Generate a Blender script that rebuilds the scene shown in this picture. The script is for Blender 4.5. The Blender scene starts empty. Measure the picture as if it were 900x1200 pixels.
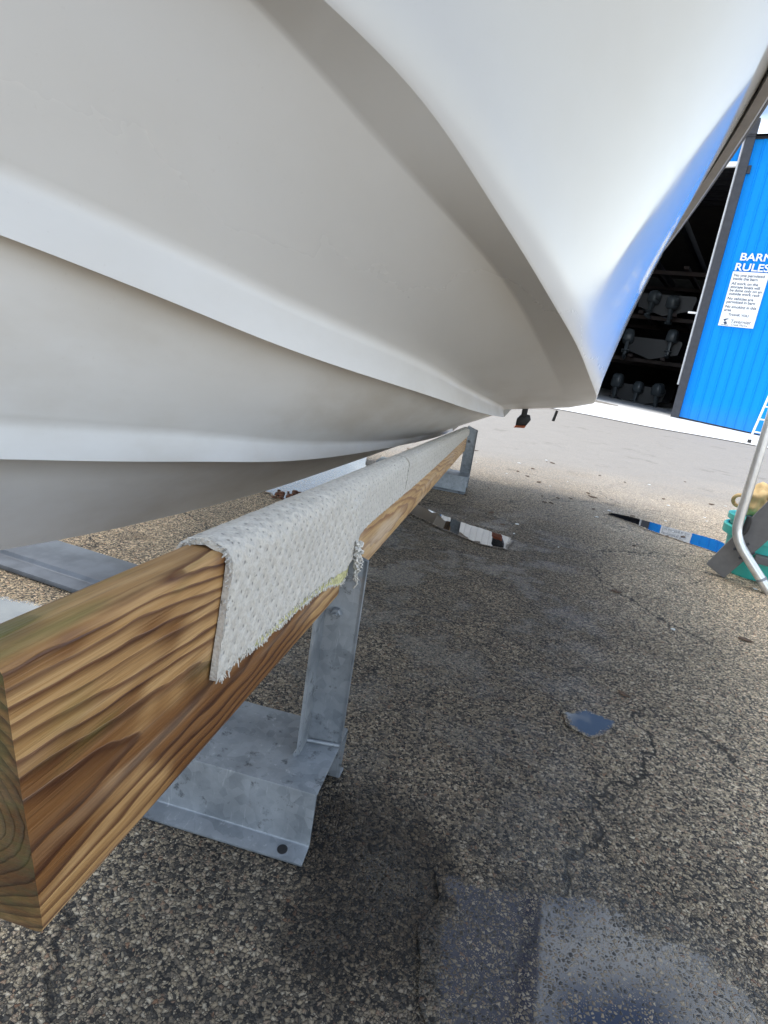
import bpy, bmesh, math, random
from mathutils import Vector, Matrix, noise as mnoise
rnd = random.Random(7)
SC = bpy.context.scene
COL = SC.collection

# ------------------------------------------------------------------ camera
CAM_H = 0.82
FWD = Vector((0.0, 0.96599996, -0.2585422))
RGT = Vector((0.98834883, 0.0393516, 0.14703072))
UPV = Vector((-0.15220572, 0.25552988, 0.95474494))
cd = bpy.data.cameras.new("camera")
cam = bpy.data.objects.new("camera", cd); COL.objects.link(cam)
cd.sensor_fit = 'VERTICAL'; cd.sensor_height = 36.0; cd.lens = 21.0
cd.clip_start = 0.02; cd.clip_end = 2000
m = Matrix.Identity(4)
for i in range(3):
    m[i][0] = RGT[i]; m[i][1] = UPV[i]; m[i][2] = -FWD[i]
m.translation = Vector((0, 0, CAM_H))
cam.matrix_world = m
SC.camera = cam

# ------------------------------------------------------------------ light
SUN_DIR = Vector((-0.34, 0.06, 1.05)).normalized()      # towards the sun
SUN_EL = math.asin(SUN_DIR.z); SUN_AZ = math.atan2(SUN_DIR.x, SUN_DIR.y)
W = bpy.data.worlds.new("World"); SC.world = W; W.use_nodes = True
wt = W.node_tree; wt.nodes.clear()
wo = wt.nodes.new('ShaderNodeOutputWorld'); bg = wt.nodes.new('ShaderNodeBackground')
sky = wt.nodes.new('ShaderNodeTexSky'); sky.sky_type = 'NISHITA'; sky.sun_disc = False
sky.sun_elevation = SUN_EL; sky.sun_rotation = SUN_AZ
sky.air_density = 1.0; sky.dust_density = 0.6; sky.ozone_density = 3.0
tc = wt.nodes.new('ShaderNodeTexCoord'); mp = wt.nodes.new('ShaderNodeMapping')
mp.inputs['Scale'].default_value = (1.0, 1.0, 2.2); mp.inputs['Location'].default_value = (-0.48, 0.60, 4.24)
nz = wt.nodes.new('ShaderNodeTexNoise'); nz.inputs['Scale'].default_value = 2.3
nz.inputs['Detail'].default_value = 7; nz.inputs['Roughness'].default_value = 0.55
rp = wt.nodes.new('ShaderNodeValToRGB')
rp.color_ramp.elements[0].position = 0.48; rp.color_ramp.elements[1].position = 0.64
mx = wt.nodes.new('ShaderNodeMix'); mx.data_type = 'RGBA'
mx.inputs[7].default_value = (13.5, 14.6, 15.2, 1)
L = wt.links
L.new(tc.outputs['Generated'], mp.inputs[0]); L.new(mp.outputs[0], nz.inputs['Vector'])
L.new(nz.outputs['Fac'], rp.inputs[0]); 
sx = wt.nodes.new('ShaderNodeSeparateXYZ'); L.new(tc.outputs['Generated'], sx.inputs[0])
hz = wt.nodes.new('ShaderNodeMapRange'); hz.interpolation_type = 'SMOOTHSTEP'       # pale hazy band of low cloud
hz.inputs[1].default_value = .42; hz.inputs[2].default_value = .02; hz.inputs[3].default_value = 0; hz.inputs[4].default_value = .62
L.new(sx.outputs[2], hz.inputs[0])
mxx = wt.nodes.new('ShaderNodeMath'); mxx.operation = 'MAXIMUM'
L.new(rp.outputs[0], mxx.inputs[0]); L.new(hz.outputs[0], mxx.inputs[1]); L.new(mxx.outputs[0], mx.inputs[0])
L.new(sky.outputs[0], mx.inputs[6]); L.new(mx.outputs[2], bg.inputs[0])
bg.inputs[1].default_value = 0.15
L.new(bg.outputs[0], wo.inputs[0])
sd = bpy.data.lights.new("sun", 'SUN'); sd.energy = 2.9; sd.angle = math.radians(26); sd.color = (1.0, 0.95, 0.88)
sun = bpy.data.objects.new("sun", sd); COL.objects.link(sun)
sun.rotation_euler = SUN_DIR.to_track_quat('Z', 'Y').to_euler(); sun.location = SUN_DIR * 40
SC.view_settings.view_transform = 'Standard'; SC.view_settings.look = 'None'
SC.view_settings.gamma = 1.0; SC.view_settings.use_curve_mapping = False
SC.view_settings.exposure = 0.58
SC.cycles.max_bounces = 8; SC.cycles.diffuse_bounces = 4; SC.cycles.glossy_bounces = 4
SC.cycles.use_denoising = True

# ------------------------------------------------------------------ node helpers
class NM:
    """a material with a tiny node DSL"""
    def __init__(s, name, **kw):
        s.m = bpy.data.materials.new(name); s.m.use_nodes = True
        s.t = s.m.node_tree; s.b = s.t.nodes['Principled BSDF']
        s.set(**kw); s._obj = None
    def set(s, **kw):
        names = dict(color='Base Color', rough='Roughness', metal='Metallic', coat='Coat Weight', coat_rough='Coat Roughness',
                     normal='Normal', ior='IOR', spec='Specular IOR Level', sheen='Sheen Weight', alpha='Alpha')
        for k, v in kw.items(): s.put(s.b.inputs[names[k]], v)
        return s
    def put(s, sock, v):
        if isinstance(v, bpy.types.NodeSocket): s.t.links.new(v, sock)
        elif isinstance(v, (tuple, list)):
            if sock.type == 'RGBA' and len(v) == 3: v = (*v, 1)
            sock.default_value = v
        else:
            sock.default_value = v if sock.type == 'VALUE' else ((v, v, v, 1) if sock.type == 'RGBA' else (v, v, v))
    def node(s, typ, **kw):
        n = s.t.nodes.new(typ)
        for k, v in kw.items(): setattr(n, k, v)
        return n
    def obj(s):
        if not s._obj: s._obj = s.node('ShaderNodeTexCoord').outputs['Object']
        return s._obj
    def map(s, vec, scale=(1, 1, 1), loc=(0, 0, 0), rot=(0, 0, 0)):
        n = s.node('ShaderNodeMapping'); s.put(n.inputs[0], vec)
        n.inputs['Scale'].default_value = scale; n.inputs['Location'].default_value = loc; n.inputs['Rotation'].default_value = rot
        return n.outputs[0]
    def noise(s, vec, scale, detail=4, rough=.5, out=0, dist=0):
        n = s.node('ShaderNodeTexNoise'); s.put(n.inputs['Vector'], vec)
        n.inputs['Scale'].default_value = scale; n.inputs['Detail'].default_value = detail
        n.inputs['Roughness'].default_value = rough; n.inputs['Distortion'].default_value = dist
        return n.outputs[out]
    def voro(s, vec, scale, feature='F1', out='Distance', dims='3D', rand=1):
        n = s.node('ShaderNodeTexVoronoi', voronoi_dimensions=dims, feature=feature)
        s.put(n.inputs['Vector'], vec); n.inputs['Scale'].default_value = scale; n.inputs['Randomness'].default_value = rand
        return n.outputs[out]
    def math(s, op, a, b=0.0, c=0.0, clamp=False):
        n = s.node('ShaderNodeMath', operation=op, use_clamp=clamp)
        s.put(n.inputs[0], a); s.put(n.inputs[1], b); s.put(n.inputs[2], c)
        return n.outputs[0]
    def step(s, v, a, b, lo=0., hi=1.):
        n = s.node('ShaderNodeMapRange', interpolation_type='SMOOTHSTEP')
        s.put(n.inputs[0], v); n.inputs[1].default_value = a; n.inputs[2].default_value = b
        n.inputs[3].default_value = lo; n.inputs[4].default_value = hi
        return n.outputs[0]
    def ramp(s, v, stops, interp='LINEAR'):
        n = s.node('ShaderNodeValToRGB'); cr = n.color_ramp; cr.interpolation = interp
        while len(cr.elements) < len(stops): cr.elements.new(.5)
        for e, (p, c) in zip(cr.elements, stops):
            e.position = p; e.color = (*c, 1) if isinstance(c, (tuple, list)) else (c, c, c, 1)
        s.put(n.inputs[0], v); return n.outputs[0]
    def mix(s, f, a, b, blend='MIX'):
        n = s.node('ShaderNodeMix', data_type='RGBA', blend_type=blend)
        s.put(n.inputs[0], f); s.put(n.inputs[6], a); s.put(n.inputs[7], b); return n.outputs[2]
    def xyz(s, v):
        n = s.node('ShaderNodeSeparateXYZ'); s.put(n.inputs[0], v); return n.outputs
    def comb(s, x, y, z):
        n = s.node('ShaderNodeCombineXYZ')
        for i, q in enumerate((x, y, z)): s.put(n.inputs[i], q)
        return n.outputs[0]
    def vadd(s, a, b, scale=1.0):
        k = s.node('ShaderNodeVectorMath', operation='SCALE'); s.put(k.inputs[0], b); k.inputs['Scale'].default_value = scale
        n = s.node('ShaderNodeVectorMath', operation='ADD'); s.put(n.inputs[0], a); s.put(n.inputs[1], k.outputs[0]); return n.outputs[0]
    def bump(s, h, strength=.3, dist=.01, normal=None):
        n = s.node('ShaderNodeBump'); s.put(n.inputs['Height'], h)
        n.inputs['Strength'].default_value = strength; n.inputs['Distance'].default_value = dist
        if normal: s.put(n.inputs['Normal'], normal)
        return n.outputs[0]

# ------------------------------------------------------------------ materials
def mat_hull():
    M = NM('gelcoat_white')
    p = M.obj()
    st = M.noise(M.map(p, (1, .35, 1)), 5.0, 5, .6)
    sp = M.noise(p, 140, 2, .6)
    x, y, z = M.xyz(p)
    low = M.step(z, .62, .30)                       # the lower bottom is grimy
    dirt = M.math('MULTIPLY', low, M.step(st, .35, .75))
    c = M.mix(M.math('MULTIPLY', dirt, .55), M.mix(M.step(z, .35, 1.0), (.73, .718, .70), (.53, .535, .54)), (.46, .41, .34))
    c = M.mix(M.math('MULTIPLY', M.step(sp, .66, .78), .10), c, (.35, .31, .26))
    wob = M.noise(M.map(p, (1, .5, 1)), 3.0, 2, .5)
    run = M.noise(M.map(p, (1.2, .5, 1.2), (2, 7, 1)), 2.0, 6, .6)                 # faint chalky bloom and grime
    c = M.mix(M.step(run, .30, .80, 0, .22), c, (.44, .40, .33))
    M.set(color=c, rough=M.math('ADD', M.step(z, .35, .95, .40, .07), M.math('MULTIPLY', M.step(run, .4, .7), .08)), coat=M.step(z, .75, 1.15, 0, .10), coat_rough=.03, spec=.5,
          normal=M.bump(wob, .03, .02))
    return M.m
def mat_plain(name, col, rough=.5, metal=0., var=.12, scale=30, bump=.0, coat=0.):
    M = NM(name); p = M.obj()
    n = M.noise(p, scale, 5, .6)
    f = M.step(n, .3, .7)
    c = M.mix(f, tuple(v * (1 - var) for v in col), tuple(min(1, v * (1 + var)) for v in col))
    M.set(color=c, rough=rough, metal=metal, coat=coat)
    if bump: M.set(normal=M.bump(n, bump, .004))
    return M.m
def mat_galv():
    M = NM('galvanised_steel'); p = M.obj()
    sp = M.voro(p, 60, out='Color'); spv = M.math('MULTIPLY', M.xyz(sp)[0], 1.0)
    n = M.noise(p, 9, 6, .65); n2 = M.noise(M.map(p, (1, 1, .25)), 55, 4, .7)
    c = M.mix(M.step(n, .3, .7), (.155, .175, .195), (.27, .295, .32))
    c = M.mix(M.math('MULTIPLY', spv, .38), c, (.36, .385, .41))
    c = M.mix(M.step(n2, .60, .78, 0, .6), c, (.52, .54, .56))
    c = M.mix(M.step(M.noise(p, 38, 5, .7), .56, .70, 0, .85), c, (.065, .072, .08))
    c = M.mix(M.step(M.noise(M.map(p, (150, 30, 12)), 1.0, 4, .75), .60, .74, 0, .28), c, (.58, .60, .62))
    c = M.mix(M.step(M.noise(p, 13, 4, .6), .62, .72, 0, .30), c, (.22, .13, .075))
    M.set(color=c, rough=M.step(n, .3, .7, .38, .60), metal=.45, normal=M.bump(M.noise(p, 120, 3), .12, .003))
    return M.m
def mat_wood(end=False):
    """flat-sawn treated pine: growth rings round a pith that runs at a slight angle to the board"""
    M = NM('treated_pine_end' if end else 'treated_pine'); p = M.obj()
    x, y, z = M.xyz(p)                         # x across, y along, z up (metres, board frame)
    low = M.noise(M.map(p, (2.0, 1.1, 2.0)), 1.6, 2, .5, 1)
    lowv = M.vadd(M.map(p, (1, 1, 1)), low, 1.0)
    w1 = M.noise(M.map(p, (5, .9, 5)), 1.5, 2, .5)
    w2 = M.noise(M.map(p, (26, 4.0, 26)), 1.6, 3, .55)
    px = M.math('ADD', x, M.math('MULTIPLY', M.math('SINE', M.math('MULTIPLY', y, 4.1)), .007))
    px = M.math('ADD', px, M.math('MULTIPLY_ADD', y, .034, .004))
    pz = M.math('SUBTRACT', M.math('ADD', z, M.math('MULTIPLY', y, .030)), .112)
    r = M.math('SQRT', M.math('ADD', M.math('MULTIPLY', px, px), M.math('MULTIPLY', pz, pz)))
    r = M.math('ADD', r, M.math('MULTIPLY', M.math('SUBTRACT', w1, .5), .046))
    w3 = M.noise(M.map(p, (11, 3.2, 11), (4, 8, 2)), 1.3, 3, .6)
    r = M.math('ADD', r, M.math('MULTIPLY', M.math('SUBTRACT', w3, .5), .016))
    r = M.math('ADD', r, M.math('MULTIPLY', M.math('SUBTRACT', w2, .5), .0040))
    ph = M.math('FRACT', M.math('MULTIPLY', r, 128.0))
    ring = M.ramp(ph, [(0, .0), (.45, .14), (.84, 1.0), (.95, .80), (1.0, .0)])
    each = M.noise(M.comb(M.math('MULTIPLY', r, 62.0), M.math('MULTIPLY', y, .7), 0.0), 1.0, 3, .7)      # some rings are strong, some hardly show
    ring = M.math('MULTIPLY', ring, M.step(each, .24, .54, .15, 1.0))
    fib = M.noise(M.map(p, (420, 7, 420)), 1.0, 3, .6)
    fib2 = M.noise(M.map(p, (160, 5.0, 160)), 1.0, 5, .7)
    neary0 = M.step(y, 1.0, .35)
    early = M.mix(M.step(fib2, .3, .7), (.46, .265, .095), (.64, .43, .205))
    late = M.mix(M.step(fib2, .3, .7), (.085, .028, .007), (.175, .066, .018))
    late = M.mix(neary0, (.30, .15, .065), late)
    c = M.mix(ring, early, late)
    damp_dark = M.step(M.noise(M.map(p, (7, 2.6, 7)), 1.3, 3, .6), .44, .55)
    neary = M.step(y, .95, .30)
    damp_dark = M.math('MULTIPLY', damp_dark, M.math('MULTIPLY_ADD', neary, .80, .20))
    c = M.mix(M.math('MULTIPLY', damp_dark, .92), c, M.mix(1.0, c, (.40, .27, .165), 'MULTIPLY'))
    c = M.mix(M.math('MULTIPLY', neary, .45), c, M.mix(1.0, c, (.60, .46, .31), 'MULTIPLY'))
    green = M.step(M.noise(M.map(p, (12, 2.2, 12), (3, 1, 4)), 1.5, 3, .5), .50, .66)
    green = M.math('MULTIPLY', M.math('MULTIPLY', green, M.step(y, .75, .25)), M.step(z, .08, .17))
    c = M.mix(M.math('MULTIPLY', green, .80), c, (.15, .16, .035))
    weath = M.step(M.noise(M.map(p, (20, 1.7, 20), (9, 4, 1)), 1.0, 4, .6), .50, .72)
    c = M.mix(M.math('MULTIPLY', weath, M.math('MULTIPLY_ADD', neary, -.40, .68)), c, (.60, .47, .34))
    c = M.mix(M.step(fib, .54, .70, 0, .38), c, (.12, .06, .025))
    if end:                                    # sawn end: soaked, mossy, torn by the saw
        saw = M.noise(M.map(p, (30, 30, 220)), 1.0, 4, .7)
        c = M.mix(1.0, c, (.42, .40, .34), 'MULTIPLY'); c = M.mix(M.step(saw, .42, .66, 0, .55), c, (.045, .045, .018))
        c = M.mix(M.step(M.noise(p, 26, 4, .6), .5, .66, 0, .5), c, (.075, .088, .022)); fib = saw
    h = M.math('ADD', M.math('MULTIPLY', ring, .6), M.math('MULTIPLY', fib, .6))
    M.set(color=c, rough=M.step(damp_dark, 0, 1, .62, .40), normal=M.bump(h, .45, .0035))
    return M.m
def mat_carpet(name='bunk_carpet', col=(.61, .575, .515)):
    M = NM(name); p = M.obj()
    x, y, z = M.xyz(p)
    # wrap coordinate: across the top then down the face, so the dimple grid follows the drape
    u = M.math('SUBTRACT', M.math('SUBTRACT', x, z), 0.0)
    gv = M.comb(M.math('MULTIPLY', u, 1.0), y, 0.0)
    warp = M.noise(gv, 30, 2, .5, 1)
    gv = M.vadd(gv, warp, .004)
    dim = M.voro(M.map(gv, (1, 1, 1), (0, 0, 0), (0, 0, .785)), 54, dims='2D', rand=.30)
    loops = M.voro(p, 300, rand=1); loops2 = M.noise(p, 420, 3, .7)
    c = M.mix(M.step(dim, .15, .05, 0, .80), col, tuple(v * .34 for v in col))
    c = M.mix(M.step(loops, .45, .9, 0, .35), c, tuple(v * .5 for v in col))
    c = M.mix(M.step(M.noise(p, 7, 5, .6), .50, .72, 0, .30), c, (.36, .33, .27))
    c = M.mix(M.step(M.noise(p, 170, 2, .5), .70, .76, 0, .65), c, (.12, .11, .09))
    h = M.math('ADD', M.math('MULTIPLY', M.step(dim, .0, .60), 1.3), M.math('MULTIPLY', M.math('SUBTRACT', 1.0, loops), .45))
    h = M.math('ADD', h, M.math('MULTIPLY', loops2, .4))
    M.set(color=c, rough=.95, sheen=.2, spec=.1, normal=M.bump(h, .6, .0035))
    return M.m
def ground_nodes(M, p):
    x, y, z = M.xyz(p)
    dist = M.math('SQRT', M.math('ADD', M.math('MULTIPLY', x, x), M.math('MULTIPLY', y, y)))
    w = M.noise(p, 60, 2, .5, 1); pw = M.vadd(p, w, .005)
    e1 = M.voro(pw, 160, 'DISTANCE_TO_EDGE', dims='2D'); c1 = M.xyz(M.voro(pw, 160, out='Color', dims='2D'))
    pw2 = M.map(pw, (1, 1, 1), (.37, .11, 0), (0, 0, .6))
    e2 = M.voro(pw2, 280, 'DISTANCE_TO_EDGE', dims='2D'); c2 = M.xyz(M.voro(pw2, 280, out='Color', dims='2D'))
    stops = [(0, (.045, .043, .042)), (.16, (.095, .087, .076)), (.32, (.21, .182, .145)), (.52, (.33, .28, .21)), (.72, (.44, .375, .27)), (.88, (.60, .545, .44)), (1, (.27, .16, .10))]
    s1 = M.ramp(c1[0], stops); s2 = M.ramp(c2[1], stops)
    keep = M.step(c1[2], .34, .38)                         # some of the larger stones are missing: small ones fill in
    keep2 = M.step(c2[2], .22, .28)
    big = M.math('MULTIPLY', M.step(e1, .035, .10), keep)
    small = M.math('MULTIPLY', M.step(e2, .04, .12), keep2)
    tar = M.mix(M.noise(p, 25, 4), (.012, .012, .012), (.045, .042, .040))
    peb = M.mix(big, M.mix(small, tar, s2), s1)
    peb = M.mix(M.step(M.noise(p, 700, 2, .6), .35, .7, 0, .35), peb, M.mix(1.0, peb, (.55, .52, .50), 'MULTIPLY'))
    hb = M.math('MULTIPLY', M.step(e1, .0, .34, 0, .62), big)
    hs = M.math('MULTIPLY', M.step(e2, .0, .34, 0, .36), small)
    height = M.math('MAXIMUM', hb, hs)
    return x, y, dist, peb, height, big
def ground_full(M, p):
    x, y, dist, peb, height, big = ground_nodes(M, p)
    n1 = M.noise(p, .9, 5, .6); n2 = M.noise(p, 3.6, 5, .65); n3 = M.noise(p, .22, 4, .6)
    # the worn yard: paler and smoother away from the boat
    old = M.mix(n2, (.145, .148, .152), (.20, .205, .21))
    old = M.mix(M.step(M.noise(p, 260, 3, .7), .35, .7, 0, .45), old, (.15, .145, .14))
    far = M.step(M.math('ADD', y, M.math('MULTIPLY', M.math('SUBTRACT', n1, .5), 3.0)), 3.0, 6.5)
    c = M.mix(M.math('MULTIPLY', far, .85), peb, old)
    # dampness and boat shade darkened into the colour beside the bunk, ragged outline
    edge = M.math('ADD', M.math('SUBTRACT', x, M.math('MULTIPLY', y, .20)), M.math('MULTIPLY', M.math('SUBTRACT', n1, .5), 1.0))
    damp_dark = M.math('MULTIPLY', M.step(edge, .80, .10), M.step(x, -.55, -.10))
    damp_dark = M.math('MULTIPLY', damp_dark, M.step(M.math('ADD', y, M.math('MULTIPLY', n2, .5)), 4.6, 3.0))
    damp_dark = M.math('MULTIPLY', damp_dark, M.step(n2, .25, .55, .55, 1.0))
    c = M.mix(M.math('MULTIPLY', damp_dark, .86), c, M.mix(1.0, c, (.27, .27, .28), 'MULTIPLY'))
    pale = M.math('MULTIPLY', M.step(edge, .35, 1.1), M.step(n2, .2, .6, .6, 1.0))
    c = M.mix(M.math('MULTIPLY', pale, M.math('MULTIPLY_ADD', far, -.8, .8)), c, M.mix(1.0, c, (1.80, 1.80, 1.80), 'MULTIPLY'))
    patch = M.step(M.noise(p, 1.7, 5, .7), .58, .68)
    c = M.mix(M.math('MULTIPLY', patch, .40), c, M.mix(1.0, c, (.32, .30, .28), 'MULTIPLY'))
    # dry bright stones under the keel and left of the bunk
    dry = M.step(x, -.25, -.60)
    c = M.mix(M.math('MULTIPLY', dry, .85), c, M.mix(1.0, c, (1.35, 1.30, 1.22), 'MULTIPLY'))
    # cracks
    wv = M.vadd(p, M.noise(p, 2.2, 5, .65, 1), .45)
    ce = M.voro(wv, .85, 'DISTANCE_TO_EDGE', dims='2D')
    ce2 = M.voro(M.vadd(M.map(p, loc=(3.1, 1.7, 0)), M.noise(p, 4, 5, .7, 1), .25), 1.9, 'DISTANCE_TO_EDGE', dims='2D')
    crk = M.math('MULTIPLY', M.step(ce, .0065, .002), M.step(n1, .40, .50))
    crk2 = M.math('MULTIPLY', M.step(ce2, .010, .003), M.step(M.noise(p, 1.1, 3), .54, .60))
    crk = M.math('MAXIMUM', crk, crk2)
    crk = M.math('MULTIPLY', crk, M.step(dist, 6.5, 3.5, .15, 1.0))
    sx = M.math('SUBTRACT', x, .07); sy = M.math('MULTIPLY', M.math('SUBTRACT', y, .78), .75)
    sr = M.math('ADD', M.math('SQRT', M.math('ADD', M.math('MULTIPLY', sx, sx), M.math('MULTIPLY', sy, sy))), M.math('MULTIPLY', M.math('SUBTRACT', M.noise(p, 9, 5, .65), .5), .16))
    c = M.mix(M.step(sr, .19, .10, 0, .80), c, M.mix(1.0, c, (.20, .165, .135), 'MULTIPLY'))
    tx = M.math('SUBTRACT', x, .42); ty = M.math('MULTIPLY', M.math('SUBTRACT', y, .58), 1.1)
    tr = M.math('ADD', M.math('SQRT', M.math('ADD', M.math('MULTIPLY', tx, tx), M.math('MULTIPLY', ty, ty))), M.math('MULTIPLY', M.math('SUBTRACT', M.noise(p, 11, 5, .7), .5), .14))
    soak = M.step(tr, .34, .24)                               # soaked rim of the big shallow pool
    c = M.mix(M.math('MULTIPLY', soak, .55), c, M.mix(1.0, c, (.55, .53, .53), 'MULTIPLY'))
    c = M.mix(1.0, c, (1.48, 1.38, 1.25), 'MULTIPLY')
    c = M.mix(M.math('MULTIPLY', crk, .85), c, (.012, .011, .011))
    wet = M.math('MULTIPLY', damp_dark, M.step(n2, .42, .62))
    hfade = M.math('MULTIPLY', height, M.step(M.math('SUBTRACT', y, 0), 7.0, 2.5))
    hh = M.math('SUBTRACT', hfade, M.math('MULTIPLY', crk, .8))
    return c, M.step(M.math('MAXIMUM', wet, soak), 0, 1, .80, .34), M.bump(hh, .9, .008), height
def mat_ground():
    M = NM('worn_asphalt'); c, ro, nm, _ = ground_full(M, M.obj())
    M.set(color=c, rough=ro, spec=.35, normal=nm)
    return M.m
def mat_puddle(name, pebbles=0.0, tint=(.010, .011, .013)):
    """shallow water over dark tar; where it is thin the stones poke through"""
    M = NM(name); p = M.obj()
    rip = M.noise(p, 30, 2, .5)
    M.set(color=tint, rough=.05 if pebbles else .015, spec=.6, ior=1.55 if pebbles else 1.8, normal=M.bump(rip, .02, .003))
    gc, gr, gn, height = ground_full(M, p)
    at = M.node('ShaderNodeAttribute', attribute_name='deep').outputs['Fac']
    n = M.noise(p, 16, 5, .65)
    lvl = M.math('ADD', M.math('MULTIPLY', at, 1.15), M.math('MULTIPLY', M.math('SUBTRACT', n, .5), 1.1))
    lvl = M.math('SUBTRACT', lvl, M.math('MULTIPLY', height, .75))
    if pebbles: lvl = M.math('SUBTRACT', lvl, M.math('MULTIPLY', M.step(M.math('ADD', height, M.math('MULTIPLY', M.noise(p, 6, 4, .6), .5)), .66 - pebbles, .78 - pebbles), 2.0))
    cover = M.step(lvl, .20, .30)
    tr = M.node('ShaderNodeBsdfPrincipled'); M.put(tr.inputs['Base Color'], gc); M.put(tr.inputs['Roughness'], gr); M.put(tr.inputs['Normal'], gn); tr.inputs['Specular IOR Level'].default_value = .35
    mx = M.node('ShaderNodeMixShader'); M.put(mx.inputs[0], cover)
    M.t.links.new(tr.outputs[0], mx.inputs[1]); M.t.links.new(M.b.outputs[0], mx.inputs[2])
    out = [q for q in M.t.nodes if q.type == 'OUTPUT_MATERIAL'][0]
    M.t.links.new(mx.outputs[0], out.inputs[0])
    return M.m
def mat_blue():
    M = NM('blue_metal_cladding'); p = M.obj()
    n = M.noise(M.map(p, (1, 1, .2)), 1.2, 5, .6)
    c = M.mix(n, (.001, .235, .74), (.001, .295, .84))
    c = M.mix(M.step(M.xyz(p)[2], .9, .0, 0, .25), c, (.10, .22, .42))
    M.set(color=c, rough=.5, spec=.15)
    return M.m

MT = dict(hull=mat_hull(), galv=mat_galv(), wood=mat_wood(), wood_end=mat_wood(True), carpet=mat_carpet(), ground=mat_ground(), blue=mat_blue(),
          old_steel=mat_plain('weathered_grey_steel', (.105, .115, .13), .55, metal=.3, var=.3, scale=9),
          backing=mat_plain('carpet_backing_weave', (.52, .50, .26), .9, var=.35, scale=160, bump=.5),
          fibre=mat_plain('carpet_fibre', (.58, .56, .52), .95, var=.3, scale=300),
          concrete=mat_plain('pale_concrete', (.70, .69, .67), .85, var=.10, scale=2.5, bump=.2),
          steel_dark=mat_plain('dark_painted_steel', (.030, .032, .040), .5, var=.2, scale=6),
          pipe=mat_plain('light_grey_pipe', (.50, .51, .53), .4, var=.1, scale=8),
          white=mat_plain('white_paint', (.80, .80, .79), .45, var=.04, scale=5),
          ink=mat_plain('dark_ink', (.03, .05, .10), .6, var=.1),
          black=mat_plain('black_plastic', (.012, .012, .013), .45, var=.2),
          orange=mat_plain('orange_paint', (.42, .10, .03), .5, var=.2, scale=60),
          rail_l=mat_plain('grey_vinyl_rail', (.30, .29, .29), .5, var=.1, scale=14),
          rail_d=mat_plain('dark_rubber_rail', (.045, .043, .043), .6, var=.15, scale=14),
          alu=mat_plain('brushed_aluminium', (.74, .75, .76), .30, metal=.75, var=.06, scale=40),
          stringer=mat_plain('grey_stringer_plank', (.135, .130, .128), .65, var=.12, scale=18, bump=.1),
          teal=mat_plain('teal_plastic', (.06, .50, .44), .38, var=.06, scale=8),
          tan=mat_plain('tan_leather', (.60, .43, .21), .8, var=.18, scale=22, bump=.4),
          dirt=mat_plain('rust_dirt', (.12, .045, .02), .9, var=.4, scale=40),
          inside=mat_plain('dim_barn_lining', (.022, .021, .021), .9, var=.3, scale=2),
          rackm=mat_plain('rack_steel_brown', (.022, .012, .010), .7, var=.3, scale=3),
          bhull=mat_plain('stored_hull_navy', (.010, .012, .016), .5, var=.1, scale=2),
          cowl=mat_plain('outboard_grey', (.060, .072, .080), .35, var=.06, scale=4),
          leaf=mat_plain('dry_leaf', (.10, .06, .035), .8, var=.4, scale=90),
          chip=mat_plain('white_flake', (.75, .75, .73), .7, var=.1, scale=50))

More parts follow.
